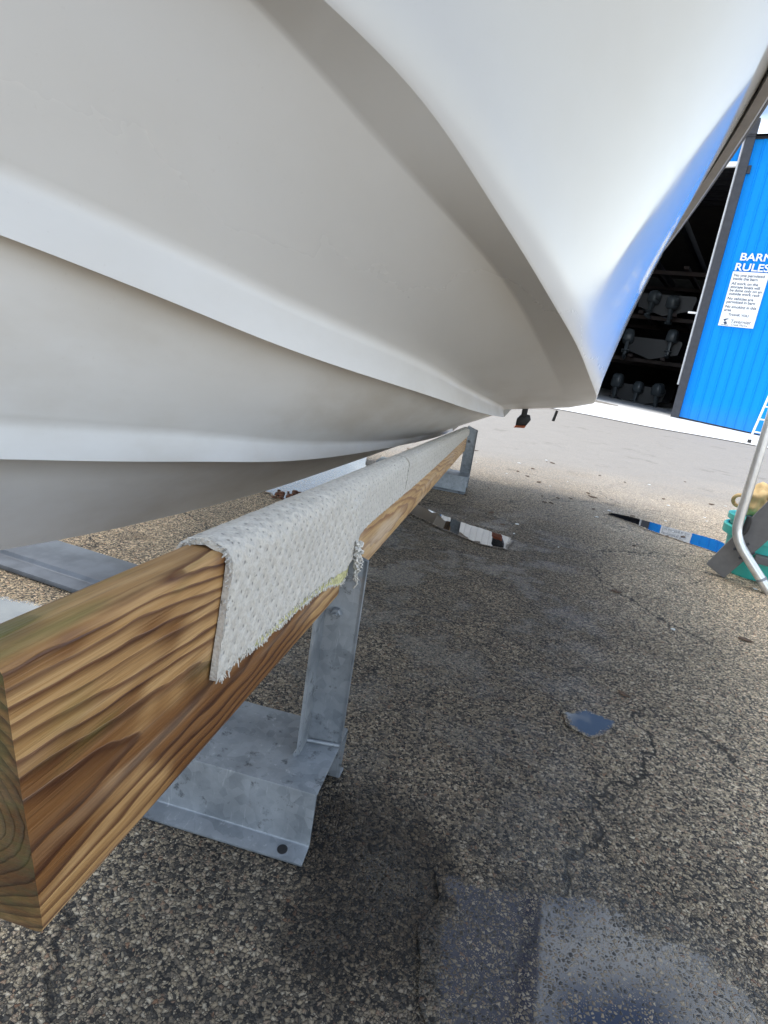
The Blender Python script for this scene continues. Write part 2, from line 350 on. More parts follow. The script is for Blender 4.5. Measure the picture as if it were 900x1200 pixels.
# ------------------------------------------------------------------ mesh helpers
class MB:
    def __init__(s): s.bm = bmesh.new(); s.smooth = False
    def box(s, x0, x1, y0, y1, z0, z1, M=None):
        P = [Vector((x, y, z)) for x in (x0, x1) for y in (y0, y1) for z in (z0, z1)]
        if M: P = [M @ q for q in P]
        v = [s.bm.verts.new(q) for q in P]
        for f in ((0, 1, 3, 2), (4, 6, 7, 5), (0, 4, 5, 1), (2, 3, 7, 6), (0, 2, 6, 4), (1, 5, 7, 3)): s.bm.faces.new([v[i] for i in f])
        return v
    def prism(s, pts, a, b, put):
        """closed outline pts (2-D), extruded from a to b; put(u, w, d) -> Vector"""
        A = [s.bm.verts.new(put(u, w, a)) for u, w in pts]; B = [s.bm.verts.new(put(u, w, b)) for u, w in pts]
        n = len(pts)
        s.bm.faces.new(A); s.bm.faces.new(B[::-1])
        for i in range(n):
            j = (i + 1) % n; s.bm.faces.new((A[j], A[i], B[i], B[j]))
    def grid(s, rows, closed=False):
        V = [[s.bm.verts.new(Vector(q)) for q in r] for r in rows]
        for i in range(len(V) - 1):
            n = len(V[i]); rng = range(n if closed else n - 1)
            for j in rng:
                k = (j + 1) % n; s.bm.faces.new((V[i][j], V[i][k], V[i + 1][k], V[i + 1][j]))
        return V
    def tube(s, pts, r, n=14, caps=True):
        pts = [Vector(p) for p in pts]; rows = []
        R = r if isinstance(r, (list, tuple)) else [r] * len(pts)
        up = None
        for i, p in enumerate(pts):
            t = (pts[min(i + 1, len(pts) - 1)] - pts[max(i - 1, 0)]).normalized()
            if up is None: up = t.orthogonal().normalized()
            up = (up - t * up.dot(t)).normalized(); sd = t.cross(up)
            rows.append([p + (up * math.cos(a) + sd * math.sin(a)) * R[i] for a in [2 * math.pi * k / n for k in range(n)]])
        V = s.grid(rows, True)
        if caps: s.bm.faces.new(V[0][::-1]); s.bm.faces.new(V[-1])
        return V
    def lathe(s, prof, n=40, M=None, cap0=True, cap1=False):
        rows = [[Vector((r * math.cos(a), r * math.sin(a), z)) for a in [2 * math.pi * k / n for k in range(n)]] for r, z in prof]
        if M: rows = [[M @ q for q in r] for r in rows]
        V = s.grid(rows, True)
        if cap0: s.bm.faces.new(V[0][::-1])
        if cap1: s.bm.faces.new(V[-1])
    def bevel(s, w=.003, seg=2, ang=35):
        s.bm.normal_update()
        e = [e for e in s.bm.edges if len(e.link_faces) == 2 and e.calc_face_angle(0) > math.radians(ang)]
        if e: bmesh.ops.bevel(s.bm, geom=e, offset=w, segments=seg, affect='EDGES', profile=.6, clamp_overlap=True)
        return s
    def build(s, name, mat, parent=None, matrix=None, smooth=None, fix=True):
        if fix: bmesh.ops.recalc_face_normals(s.bm, faces=s.bm.faces[:])
        me = bpy.data.meshes.new(name); s.bm.to_mesh(me); s.bm.free()
        for q in (mat if isinstance(mat, (list, tuple)) else [mat]): me.materials.append(MT[q] if isinstance(q, str) else q)
        if smooth is not None:
            for f in me.polygons: f.use_smooth = True
            me.set_sharp_from_angle(angle=math.radians(smooth))
        o = bpy.data.objects.new(name, me); COL.objects.link(o)
        if parent: o.parent = parent
        elif matrix is not None: o.matrix_world = matrix
        return o
def tag(o, label=None, cat=None, group=None, kind=None):
    for k, v in (('label', label), ('category', cat), ('group', group), ('kind', kind)):
        if v: o[k] = v
    return o
def empty(name, matrix, label, cat, group=None):
    o = bpy.data.objects.new(name, None); COL.objects.link(o); o.matrix_world = matrix; o.empty_display_size = .1
    return tag(o, label, cat, group)
def copy_tree(o, parent=None):
    c = o.copy(); COL.objects.link(c)
    if parent: c.parent = parent
    for ch in list(o.children): copy_tree(ch, c)
    return c
def frame(X, Y, Z, o):
    q = Matrix.Identity(4)
    for i in range(3): q[i][0] = X[i]; q[i][1] = Y[i]; q[i][2] = Z[i]
    q.translation = Vector(o); return q
def pchip(xs, ys):
    h = [b - a for a, b in zip(xs, xs[1:])]; d = [(b - a) / k for a, b, k in zip(ys, ys[1:], h)]
    mm = [d[0]] + [0 if d[i - 1] * d[i] <= 0 else 2 * d[i - 1] * d[i] / (d[i - 1] + d[i]) for i in range(1, len(d))] + [d[-1]]
    def f(x):
        if x <= xs[0]: return ys[0]
        if x >= xs[-1]: return ys[-1]
        i = max(k for k in range(len(h)) if xs[k] <= x); t = (x - xs[i]) / h[i]
        return (2*t**3-3*t**2+1)*ys[i]+(t**3-2*t**2+t)*h[i]*mm[i]+(-2*t**3+3*t**2)*ys[i+1]+(t**3-t**2)*h[i]*mm[i+1]
    return f
def sm(a, b, x):
    t = max(0, min(1, (x - a) / (b - a))); return t * t * (3 - 2 * t)

# the boat's and the bunk's common frame: X to starboard, Y aft along the keel, Z up (bow a little high)
DV = Vector((0.17190, 0.98346, -0.05694)).normalized()
LT = Vector((DV.y, -DV.x, 0)).normalized(); VV = LT.cross(DV)
EYE = Vector((0, 0, CAM_H))
KL = -0.72
def P(s, l, v): return EYE + DV * s + LT * l + VV * v
DH = Vector((DV.x, DV.y, 0)).normalized()
def gframe(s, l, z=0):                          # level frame standing on the ground
    return frame(LT, DH, Vector((0, 0, 1)), DH * s + LT * l + Vector((0, 0, z)))

# barn frame: X along the front, Y into the barn
BA = Vector((10.611, 20.661, 0)); BX = Vector((.866, -.5, 0)).normalized(); BY = Vector((.5, .866, 0)).normalized()
BF = frame(BX, BY, Vector((0, 0, 1)), BA)
def slope_z(a): return max(-.5, min(.5, -.052 * a))

# ------------------------------------------------------------------ ground
def yard_z(x, y):
    q = Vector((x, y, 0)) - BA; a = q.dot(BX); n = q.dot(BY)
    return sm(-9, 0, n) * slope_z(a)
mb = MB()
def axis(lo, hi, c0, c1, fine, grow):
    v = []; t = c0
    while t < c1: v.append(t); t += fine
    st = fine
    while t < hi: v.append(t); st *= grow; t += st
    v.append(hi); t = c0; st = fine; w = []
    while t > lo: st *= grow; t -= st; w.append(max(t, lo))
    return w[::-1] + v
xs = axis(-400, 400, -2, 22, .8, 1.35); ys = axis(-200, 600, -1, 34, .8, 1.35)
mb.grid([[(x, y, yard_z(x, y)) for x in xs] for y in ys])
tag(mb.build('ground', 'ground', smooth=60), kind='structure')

mb = MB()
aa = [-14 + .5 * i for i in range(66)]
def apron_edge(a): return -7.6 + .35 * mnoise.noise(Vector((a * .5, 0, 0)))
rows = []
for k in range(9):
    t = k / 8; r = []
    for a in aa:
        n = (1 - t) * apron_edge(a) + t * 30
        w = BA + BX * a + BY * n
        r.append((w.x, w.y, yard_z(w.x, w.y) + .018))
    rows.append(r)
mb.grid(rows)
tag(mb.build('concrete_apron', 'concrete', smooth=60), kind='structure')

def blob_sheet(name, outline, z, mat, jag=.012, n=160, seed=0, rim=.03):
    """a shallow pool of water (ground metres); the attribute 'deep' runs from 0 at the rim to 1 inside, and the
    material lets the stones break through where the film is thinnest"""
    ctr = sum((Vector(q) for q in outline), Vector((0, 0))) / len(outline)
    pts = []; m_ = len(outline)
    for i in range(n):
        t = i / n * m_; k = int(t); f = t - k; f2 = f * f * (3 - 2 * f)
        a, b = Vector(outline[k]), Vector(outline[(k + 1) % m_])
        q = a.lerp(b, f); d = (q - ctr).normalized()
        j = mnoise.noise(Vector((q.x * 7 + seed, q.y * 7, 1))) + .5 * mnoise.noise(Vector((q.x * 24 + seed, q.y * 24, 2)))
        pts.append(q + d * (j * jag + rim * .5))
    mb = MB(); ring_ = []
    for w in (0, .34, .67, 1.0):
        r_ = []
        for q in pts:
            v = q - ctr; r_.append(mb.bm.verts.new((*(ctr + v * max(0.05, 1 - w * rim * 1.6 / max(v.length, 1e-3))), z)))
        ring_.append(r_)
    for A, B in zip(ring_, ring_[1:]):
        for i in range(n):
            j = (i + 1) % n; mb.bm.faces.new((A[i], A[j], B[j], B[i]))
    c = mb.bm.verts.new((*ctr, z))
    for i in range(n): mb.bm.faces.new((ring_[-1][i], ring_[-1][(i + 1) % n], c))
    o = mb.build(name, mat)
    at = o.data.attributes.new('deep', 'FLOAT', 'POINT')
    for i in range(len(o.data.vertices)): at.data[i].value = min(1.0, (i // n) / 3)
    for p_ in o.data.polygons:
        if p_.normal.z < 0: p_.flip()
    return tag(o, kind='structure')
PW = mat_puddle('puddle_water'); PT = mat_puddle('thin_puddle_water', .16, (.030, .032, .045)); PM = mat_puddle('puddle_water_stony', .02)
blob_sheet('puddle', [(1.50, 3.93), (1.63, 3.90), (2.06, 3.60), (2.12, 3.38), (1.90, 3.28), (1.69, 3.52), (1.57, 3.72), (1.46, 3.86)], .004, PW, .016, seed=1)
blob_sheet('puddle', [(.535, 1.36), (.60, 1.40), (.665, 1.355), (.62, 1.30), (.575, 1.275), (.53, 1.31)], .004, PW, .008, seed=5, rim=.018)
blob_sheet('puddle', [(.10, 3.42), (.22, 3.28), (.40, 3.10), (.66, 2.93), (.60, 2.72), (.46, 2.74), (.24, 2.98), (.08, 3.2)], .004, PW, .022, seed=9)
blob_sheet('puddle', [(.20, .80), (.25, .79), (.44, .79), (.60, .70), (.66, .50), (.30, .30), (.17, .40)], .004, PT, .030, n=240, seed=13, rim=.07)
blob_sheet('puddle', [(-1.25, 1.50), (-.98, 1.50), (-.86, 1.50), (-.80, 1.34), (-.84, 1.15), (-1.2, 1.1)], .004, PW, .030, seed=17)
blob_sheet('puddle', [(-.66, 3.10), (-.36, 4.30), (-.20, 4.6), (-.18, 4.2), (-.36, 3.5), (-.50, 2.96)], .004, PM, .030, seed=21)
mb = MB()
for i in range(26):
    q = Vector((-.52 + rnd.uniform(-.07, .07), 3.08 + rnd.uniform(-.1, .1), .008)); r = rnd.uniform(.008, .022)
    bmesh.ops.create_icosphere(mb.bm, subdivisions=1, radius=r, matrix=Matrix.Translation(q) @ Matrix.Diagonal((1, 1.2, .35, 1)))
tag(mb.build('rust_crumbs', 'dirt'), kind='stuff')

# ------------------------------------------------------------------ motor boat
def smooth(f, k=.10):
    # round off the knots: a small moving average, tighter towards the bow where the curves are quick
    wts = [(i / 6, math.exp(-2.0 * (i / 6) ** 2)) for i in range(-6, 7)]; tot = sum(w for _, w in wts)
    def g(x):
        h = k * max(.5, min(3.0, x)) if x > .25 else .02
        return sum(w * f(x + h * 1.6 * t) for t, w in wts) / tot
    return g
Uco = pchip((.25,.6,.9,1.2,1.6,2,2.5,3,4,4.9), (.02,.30,.47,.62,.78,.90,1.01,1.11,1.24,1.345))
Wci = pchip((.25,.6,1,1.5,3,4.9), (.01,.062,.078,.098,.135,.16))
Uco = smooth(Uco); Wci = smooth(Wci)
def U1(s): return max(.014, .71 * (1 - max(0, (4.9 - s) / 4.65) ** 2.8))
def U2(s): return max(.008, .36 * (1 - max(0, (4.9 - s) / 4.65) ** 3))
Vk = pchip((-.62,-.4,-.1,.1,.3,.5,.77,1.03,1.48,1.95,3,4.9), (1.35,.75,.05,-.15,-.26,-.31,-.342,-.364,-.386,-.40,-.405,-.41))
V2 = pchip((.25,.67,.80,.92,1.12,1.41,1.79,2.5,3.54,4.9), (-.15,-.173,-.183,-.191,-.203,-.222,-.230,-.233,-.241,-.245))
H2 = pchip((.3,.66,.8,1,1.65,2.4,4.9), (.03,.050,.053,.056,.045,.025,.02))
V1 = pchip((.25,.605,.712,.858,1.016,1.24,1.8,2.55,4.9), (.12,.094,.082,.065,.045,.026,-.006,-.044,-.088))
H1 = pchip((.3,.59,.75,1.03,1.69,2.36,4.9), (.05,.074,.080,.088,.090,.072,.045))
Vco = pchip((.25,.6,.79,.875,.98,1.2,1.35,1.59,1.89,2.36,3,4,4.9), (.46,.445,.439,.434,.421,.353,.319,.263,.22,.166,.12,.11,.118))
Vci = pchip((.25,.6,.77,.84,.99,1.23,1.39,1.59,1.81,2.37,3,4,4.9), (.45,.435,.424,.409,.37,.33,.308,.279,.227,.147,.088,.062,.058))
Ush = smooth(pchip((-.65,-.4,0,.5,1,1.5,2,2.3,2.6,3,3.4,4.1,4.9), (.02,.34,.66,.92,1.10,1.22,1.295,1.322,1.34,1.355,1.37,1.395,1.41)))
Vsh = pchip((-.65,0,1,2,2.6,3.4,4.9), (1.50,1.42,1.32,1.20,1.14,1.08,1.02))
V2, H2, V1, H1, Vco, Vci, Vk = [smooth(q) for q in (V2, H2, V1, H1, Vco, Vci, Vk)]
def ring(s):
    """half section from the keel to the sheer: list of (u, v, sharp)"""
    vk = Vk(s); pts = [(0.0, vk, 1)]
    bow = sm(.30, .05, s)
    def lift(v, i): return v if s > .3 else max(v, vk + .02 * i + (1 - bow) * 0)
    u2, v2, h2 = U2(s), lift(V2(s), 1), H2(s) * (1 - bow * .9)
    u1, v1, h1 = U1(s), lift(V1(s), 2.5), H1(s) * (1 - bow * .9)
    uo, vo = max(.022, Uco(s)), lift(Vco(s), 5)
    ui, vi = max(.018, uo - Wci(s)), lift(Vci(s), 4)
    us, vs = max(uo * .5, Ush(s)), max(Vsh(s), vo + .05)
    k2 = min(.05, u2 * .45); k1 = min(.05, (u1 - u2) * .4)
    a = (u2 - k2, v2 + .014)
    for t in (.33, .66): pts.append((a[0] * t, vk + (a[1] - vk) * t, 0))
    pts.append((*a, 0)); pts.append((u2, v2, 1))
    pts += [(u2 - h2 * .12, v2 + h2 * .35, 0), (u2 - h2 * .26, v2 + h2 * .75, 0), (u2 - h2 * .31, v2 + h2 * .95, 0), (u2 - h2 * .22, v2 + h2 * 1.10, 0)]
    p0 = pts[-1]; a = (u1 - k1, v1 + .016)
    for t in (.03, .08, .35, .65, .92, .97): pts.append((p0[0] + (a[0] - p0[0]) * t, p0[1] + (a[1] - p0[1]) * t, 0))
    pts.append((*a, 0)); pts.append((u1, v1, 1))
    pts += [(u1 - h1 * .12, v1 + h1 * .35, 0), (u1 - h1 * .26, v1 + h1 * .75, 0), (u1 - h1 * .31, v1 + h1 * .95, 0), (u1 - h1 * .22, v1 + h1 * 1.10, 0)]
    p0 = pts[-1]
    for t in (.02, .06, .3, .5, .7, .9, .985): pts.append((p0[0] + (ui - p0[0]) * t, p0[1] + (vi - p0[1]) * t, 0))
    pts.append((ui, vi, 0)); pts.append((ui + (uo - ui) * .10, vi + (vo - vi) * .10, 0)); pts.append((ui + (uo - ui) * .5, vi + (vo - vi) * .5, 0)); pts.append((uo, vo, 1))
    e = 1.22 + .45 * sm(3.4, .8, s)
    pts.append((uo + .004, vo + .006, 0))
    for k in range(1, 11):
        t = k / 10; bulge = 0.0
        pts.append((uo + (us - uo) * t ** e + bulge, vo + (vs - vo) * t, 0))
    return pts
BOAT = frame(LT, DV, VV, P(4.9, KL, -.41))
OFF = Vector((0, 4.9, -.41))
def hl(u, s, v): return Vector((u, s, v)) - OFF
boat = empty('motor_boat', BOAT, 'large white motor boat hull resting bow up on the carpeted bunk', 'boat')
TR = 4.5
st = [-.62, -.5, -.4, -.3, -.2, -.1] + [i * .035 for i in range(0, 58)] + [2.03 + .1 * i for i in range(25)] + [TR]
rows = []
for s in st:
    r = ring(s)
    rows.append([hl(-u, s, v) for u, v, _ in r[:0:-1]] + [hl(u, s, v) for u, v, _ in r])
mb = MB(); V = mb.grid(rows)
f = mb.bm.faces.new(V[-1])                                # transom
bmesh.ops.triangulate(mb.bm, faces=[f])
sharp_idx = [i for i, q in enumerate(ring(2.0)) if q[2]]
n = len(ring(2.0)); ne = set()
for i in sharp_idx:
    for j in {n - 1 + i, n - 1 - i}:
        for k in range(len(V) - 1): ne.add((V[k][j], V[k + 1][j]))
for a, b in ne:
    e = mb.bm.edges.get((a, b))
    if e: e.smooth = False
for e in mb.bm.edges:
    if e.verts[0] in V[-1] and e.verts[1] in V[-1]: e.smooth = False
bmesh.ops.recalc_face_normals(mb.bm, faces=mb.bm.faces[:])
for fc in mb.bm.faces: fc.smooth = True
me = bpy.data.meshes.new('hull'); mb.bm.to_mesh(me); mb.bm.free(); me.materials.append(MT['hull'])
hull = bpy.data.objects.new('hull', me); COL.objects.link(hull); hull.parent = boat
# deck with a low camber
mb = MB()
mb.grid([[hl(Ush(s) * t * .985, s, Vsh(s) - .03 + .10 * (1 - t * t)) for t in [-1 + .25 * k for k in range(9)]] for s in st[1:]])
mb.build('deck', 'white', boat, smooth=40)
# rub rail: pale ridged vinyl below, dark insert above
def rail(prof, name, mat, parent):
    mb = MB()
    for sg in (-1, 1):
        mb.grid([[hl(sg * (Ush(s) + a), s, Vsh(s) + b) for a, b in prof] for s in st[1:]], True)
    return mb.build(name, mat, parent, smooth=30)
rr = rail([(-.02, -.070), (.012, -.070), (.020, -.062), (.016, -.052), (.026, -.044), (.022, -.034), (.032, -.026), (.030, -.014), (-.02, -.014)], 'rub_rail', 'rail_l', boat)
rail([(-.02, -.0135), (.040, -.0135), (.052, -.004), (.054, .016), (.046, .030), (.02, .038), (-.02, .038)], 'rail_insert', 'rail_d', rr)
# under the transom edge: dark transducer with an orange heel, and a thin sensor blade
mb = MB()
mb.prism([(0, 0), (.075, .010), (.100, .055), (.088, .088), (.03, .092), (.0, .05)], -.045, .045, lambda a, b, d: hl(.80 + a, TR + .047 + d, -.125 + b))
mb.box(.825, .865, TR - .02, TR + .045, -.055, .03, Matrix.Translation(-OFF)); mb.bevel(.005)
td = mb.build('transducer', 'black', boat, smooth=40)
mb = MB(); mb.prism([(-.010, -.018), (.066, -.010), (.076, .010), (0, -.001)], -.048, .048, lambda a, b, d: hl(.80 + a, TR + .047 + d, -.125 + b)); mb.bevel(.004)
mb.build('heel', 'orange', td)
mb = MB(); mb.prism([(0, 0), (.02, 0), (.032, .075), (.014, .08)], -.02, .02, lambda a, b, d: hl(1.045 + a, TR + .02 + d, -.052 + b)); mb.bevel(.003)
mb.build('speed_sensor', 'black', boat)

# ------------------------------------------------------------------ bunk board
BL, BB = -.22, -.262                       # outer and inner face
def vtop(s): return -.166 - (s - .24) * .0058
def vbot(s): return -.371 + (s - .24) * .0101
S0, S1 = .277, 4.06
BUNK = frame(LT, DV, VV, P(S0, BB, -.39)); BO = Vector((BB, S0, -.39))
def bk(l, s, v): return Vector((l, s, v)) - BO
bunk = empty('bunk_board', BUNK, 'long treated pine board half wrapped in pale carpet, carrying the hull', 'boat bunk')
mb = MB()
NS = 60; rows = []
for i in range(NS + 1):
    s = S0 + (S1 - S0) * i / NS; t, b = vtop(s), vbot(s); c = .006
    w = .0012 * mnoise.noise(Vector((s * 3, 0, 0)))
    o = [(BB, b + c), (BB + c, b), (BL - c, b), (BL - .0015, b + .0015), (BL, b + c)] + [(BL + w * math.sin(k), b + c + (t - b - 2 * c) * k / 6) for k in range(1, 6)] + \
        [(BL, t - c), (BL - .002, t - .002), (BL - c, t), (BB + c, t), (BB + .002, t - .002), (BB, t - c)]
    sk = -.040 * (1 if i == 0 else 0)
    rows.append([bk(l, s + (sk * (v - b) / (t - b)), v) for l, v in o])
V = mb.grid(rows, True)
for q in (V[0][::-1], V[-1]): mb.bm.faces.new(q).material_index = 1
mb.build('timber', ['wood', 'wood_end'], bunk, smooth=40)

# carpet: over the top and part way down the outer face; its lower edge runs up and down, frayed
ce = pchip((.48,.50,.60,.68,.79,.90,.945,1.0,1.16,1.49,2.4,3.3,4.05), (-.290,-.287,-.285,-.287,-.292,-.298,-.285,-.262,-.258,-.258,-.250,-.235,-.225))
def cedge(s):
    return ce(s) + .0035 * mnoise.noise(Vector((s * 60, 0, 0))) + .002 * mnoise.noise(Vector((s * 190, 3, 0)))
def cprof(s, off, e, n=44):
    """outline in (l, v), from the inner face over the top and down the outer face to e"""
    t = vtop(s); r = .015
    raw = [(BB - off, t - .070), (BB - off, t - .045), (BB - off, t - r)]
    for k in range(1, 7):
        a = math.pi - k / 6 * math.pi / 2; raw.append((BB + r + (r + off) * math.cos(a) , t - r + (r + off) * math.sin(a)))
    raw += [((BB + BL) / 2, t + off + .001)]
    for k in range(0, 7):
        a = math.pi / 2 - k / 6 * math.pi / 2; raw.append((BL - r + (r + off) * math.cos(a), t - r + (r + off) * math.sin(a)))
    bx = .010 * math.exp(-((s - .93) / .07) ** 2)         # pushed out where it laps over the post
    raw += [(BL + off + bx, t - r - (t - r - e) * k / 14) for k in range(1, 15)]
    return raw
def carpet(s0, s1, ns, name, seed):
    mb = MB(); out = []; inn = []
    for i in range(ns + 1):
        s = s0 + (s1 - s0) * i / ns; e = cedge(s)
        j = 0
        O = cprof(s, .0085, e); I = cprof(s, .0015, e)
        def wob(s_, k, end):
            return .004 * mnoise.noise(Vector((k * .35 + seed, s_ * 20, end))) + .003 * mnoise.noise(Vector((k * 1.3, s_ * 50, end + 5)))
        ends = sm(3, 0, min(i, ns - i))
        ro = []; ri = []
        for k, ((a, b), (c, d)) in enumerate(zip(O, I)):
            ss = s + ends * wob(s, k, 0 if i < ns / 2 else 9)
            if i < 3: ss += max(0, k - 14) / 18 * -.010 * ends
            nn = .0016 * mnoise.noise(Vector((a * 60 + b * 60, s * 45, seed))) + .001 * mnoise.noise(Vector((a * 200 + b * 170, s * 150, seed)))
            ro.append(bk(a + nn, ss, b + nn)); ri.append(bk(c, ss, d))
        rows.append if False else None
        out.append(ro + ri[::-1])
    V = mb.grid(out, True); mb.bm.faces.new(V[0][::-1]); mb.bm.faces.new(V[-1])
    return mb.build(name, 'carpet', bunk, smooth=60)
c_near = carpet(.484, 1.482, 200, 'carpet', 0)
c_far = carpet(1.496, 4.08, 200, 'carpet', 4)
# loose loops and frayed fibres along the cut edges
def fray(s0, s1, count, part, edge='low'):
    mb = MB()
    for i in range(count):
        if edge == 'low':
            s = s0 + (s1 - s0) * rnd.random(); v = cedge(s); p0 = bk(BL + .006, s, v + .002)
            d = Vector((rnd.uniform(.0, .004), rnd.uniform(-.006, .006), -rnd.uniform(.003, .012)))
        else:
            k = rnd.random(); prof = cprof(s0, .006, cedge(s0)); a = prof[int(3 + k * (len(prof) - 4))]
            p0 = bk(a[0], s0 + .002, a[1]); d = Vector((rnd.uniform(-.003, .004), -rnd.uniform(.002, .007), rnd.uniform(-.004, .003)))
        q = [p0 + d * t + Vector((0, .002 * math.sin(t * 5 + i), 0)) for t in (0, .5, 1)]
        mb.tube(q, [.0011, .0009, .0005], 5)
    o = mb.build('frayed_edge', 'fibre', part, smooth=60); o['kind'] = 'stuff'
    return o
fray(.485, 1.02, 240, c_near)
fray(.484, 0, 150, c_near, 'cut')
# pale yellow backing strip that shows below the pile
mb = MB(); rows = []
for i in range(121):
    s = .485 + .46 * i / 120; e = ce(s); bx = .010 * math.exp(-((s - .93) / .07) ** 2)
    w = .003 + .0145 * sm(.50, .60, s) * (1 + .25 * mnoise.noise(Vector((s * 14, 0, 0))))
    w += .012 * sm(.84, .93, s)
    lo = e - w + .0016 * mnoise.noise(Vector((s * 90, 2, 0)))
    rows.append([bk(BL + .0026 + bx, s, e + .012), bk(BL + .0034 + bx, s, e), bk(BL + .0030 + bx, s, lo), bk(BL + .0012 + bx, s, lo), bk(BL + .0010 + bx, s, e + .012)])
V = mb.grid(rows, True); mb.bm.faces.new(V[0][::-1]); mb.bm.faces.new(V[-1])
bs = mb.build('backing_strip', 'backing', bunk, smooth=50)
mb = MB()
for i in range(150):
    s = rnd.uniform(.49, .94); e = ce(s) - .003 - .0145 * sm(.5, .6, s) - .012 * sm(.84, .93, s); bx = .010 * math.exp(-((s - .93) / .07) ** 2)
    p0 = bk(BL + .003 + bx, s, e + .003); d = Vector((rnd.uniform(0, .003), rnd.uniform(-.008, .008), -rnd.uniform(.001, .006)))
    mb.tube([p0, p0 + d * .5, p0 + d], [.0011, .0010, .0005], 5)
o = mb.build('frayed_threads', 'fibre', bs, smooth=60); o['kind'] = 'stuff'
# torn corner hanging over the post
mb = MB()
for i in range(16):
    p0 = Vector((BL + .018 + rnd.uniform(0, .010), .945 + rnd.uniform(-.010, .012), vtop(.95) - .082 - rnd.uniform(0, .02)))
    pts = []
    ln = rnd.uniform(.03, .085)
    for k in range(9):
        t = k / 8; pts.append(bk(p0.x + .004 * math.sin(t * 19 + i) + .006 * t, p0.y + .004 * math.cos(t * 23 + i * 2), p0.z - ln * t))
    mb.tube(pts, [.0028 - .0016 * k / 8 for k in range(9)], 6)
mb.build('torn_tassel', 'fibre', c_near, smooth=60)

# ------------------------------------------------------------------ galvanised stands
def hat(w0, w1, h, y0, y1, fl, t=.006):
    """outline of a folded hat channel across Y: lips, sloping webs, flat top"""
    c = [(y0, .007), (y0 + fl, .012), (w0, h), (w1, h), (y1 - fl, .012), (y1, .007)]
    o = []
    for i, (a, b) in enumerate(c):
        p = Vector(c[max(i - 1, 0)]); q = Vector(c[min(i + 1, len(c) - 1)]); d = (q - p).normalized(); nn = Vector((d.y, -d.x))
        o.append((a + nn.x * t, b + nn.y * t))
    return c + o[::-1]
def stand(s, lat_r, length, post_top, label, bolt=True):
    F = gframe(s, lat_r)
    root = empty('bunk_stand', F, label, 'stand', 'steel stands under the boat bunk')
    mb = MB(); mb.prism(hat(-.094, .098, .112, -.132, .118, .034), -length, 0, lambda a, b, d: Vector((d, a, b))); mb.bevel(.0035, 2, 25)
    base = mb.build('base_channel', 'galv', root, smooth=35)
    mb = MB(); mb.lathe([(.0085, 0), (.0085, .0015), (.006, .002)], 20, Matrix.Translation((-.040, -.116, .0090)) @ Matrix.Rotation(.15, 4, 'X'), cap1=True)
    mb.build('bolt_hole', 'black', base)
    mb = MB(); Z0, Z1 = .1125, post_top; x0 = -.066
    # angle post: one leg flat on the board, the wide leg across it, with a rolled lip
    o = [(x0, .005), (x0 + .006, .005), (x0 + .007, .053), (x0 + .062, .060), (x0 + .068, .056), (x0 + .0685, .066), (x0 + .0, .062)]
    mb.prism(o, Z0, Z1, lambda a, b, d: Vector((a - .004 * (d - Z0), b - .022 + .02 * (d - Z0), d)))
    top = [v for v in mb.bm.verts if v.co.z > Z1 - .001]
    for v in top:
        if v.co.x > x0 + .045: v.co.z -= .022
    mb.bevel(.002, 2, 30); post = mb.build('post', 'galv', root, smooth=35)
    mb = MB(); mb.lathe([(.010, -.004), (.010, .004), (.0085, .006)], 6, Matrix.Translation((x0 + .026, .033, Z0 + (Z1 - Z0) * .68)) @ Matrix.Rotation(math.pi / 2, 4, 'X'), cap1=True)
    mb.lathe([(.0035, 0), (.0035, .012)], 10, Matrix.Translation((x0 + .026, .033, Z0 + (Z1 - Z0) * .68)) @ Matrix.Rotation(math.pi / 2, 4, 'X'), cap1=True)
    mb.build('bolt', 'galv', post)
    mb = MB()                                                # weld bead round the post's foot
    mb.tube([(x0 - .001, -.019, .115), (x0 + .004, .028, .115), (x0 + .066, .036, .115)], [.004, .0045, .004], 8)
    mb.build('weld_bead', 'galv', post, smooth=60)
    return root
stand(.893, -.178, .62, .497, 'near galvanised steel stand with a bolt hole in its folded foot')
stand(3.95, -.160, .62, .428, 'far galvanised steel stand at the end of the carpeted board')
# low channel lying under the keel
mb = MB()
mb.prism([(-.115, .004), (-.115, .020), (-.062, .022), (-.055, .036), (.10, .040), (.115, .034), (.115, .004)], -.62, .62, lambda a, b, d: Vector((d, a, b))); mb.bevel(.004)
o = mb.build('steel_channel', 'old_steel', matrix=frame(Vector((.953, -.303, 0)), Vector((.303, .953, 0)), Vector((0, 0, 1)), (-1.03, 1.77, 0)), smooth=35)
tag(o, 'stepped galvanised steel channel lying on the pebbly ground under the keel', 'steel channel')

# ------------------------------------------------------------------ barn
barn = empty('boat_barn', BF, 'tall blue ribbed metal boat barn with a wide dark doorway', 'barn')
def ribbed(a0, a1, z0f, z1, name, y=0.0, pitch=.283, mat='blue'):
    mb = MB(); prof = []
    a = a0
    while a < a1 - 1e-6:
        b = min(a + pitch, a1)
        prof += [(a, 0), (a + .012, -.028), (a + .040, -.028), (a + .052, 0)]
        a = b
    prof.append((a1, 0))
    prof = [q for q in prof if q[0] <= a1]
    fr = [[(a, y + d, z0f(a)) for a, d in prof], [(a, y + d, z1) for a, d in prof]]
    bk_ = [[(a, y + .06, z) for (a, _, z) in r] for r in fr]
    Vf = mb.grid(fr); Vb = mb.grid(bk_)
    n = len(prof)
    for i in range(n - 1):
        mb.bm.faces.new((Vf[1][i], Vf[1][i + 1], Vb[1][i + 1], Vb[1][i])); mb.bm.faces.new((Vf[0][i + 1], Vf[0][i], Vb[0][i], Vb[0][i + 1]))
    for i in (0, n - 1): mb.bm.faces.new((Vf[0][i], Vf[1][i], Vb[1][i], Vb[0][i]))
    return mb.build(name, mat, barn)
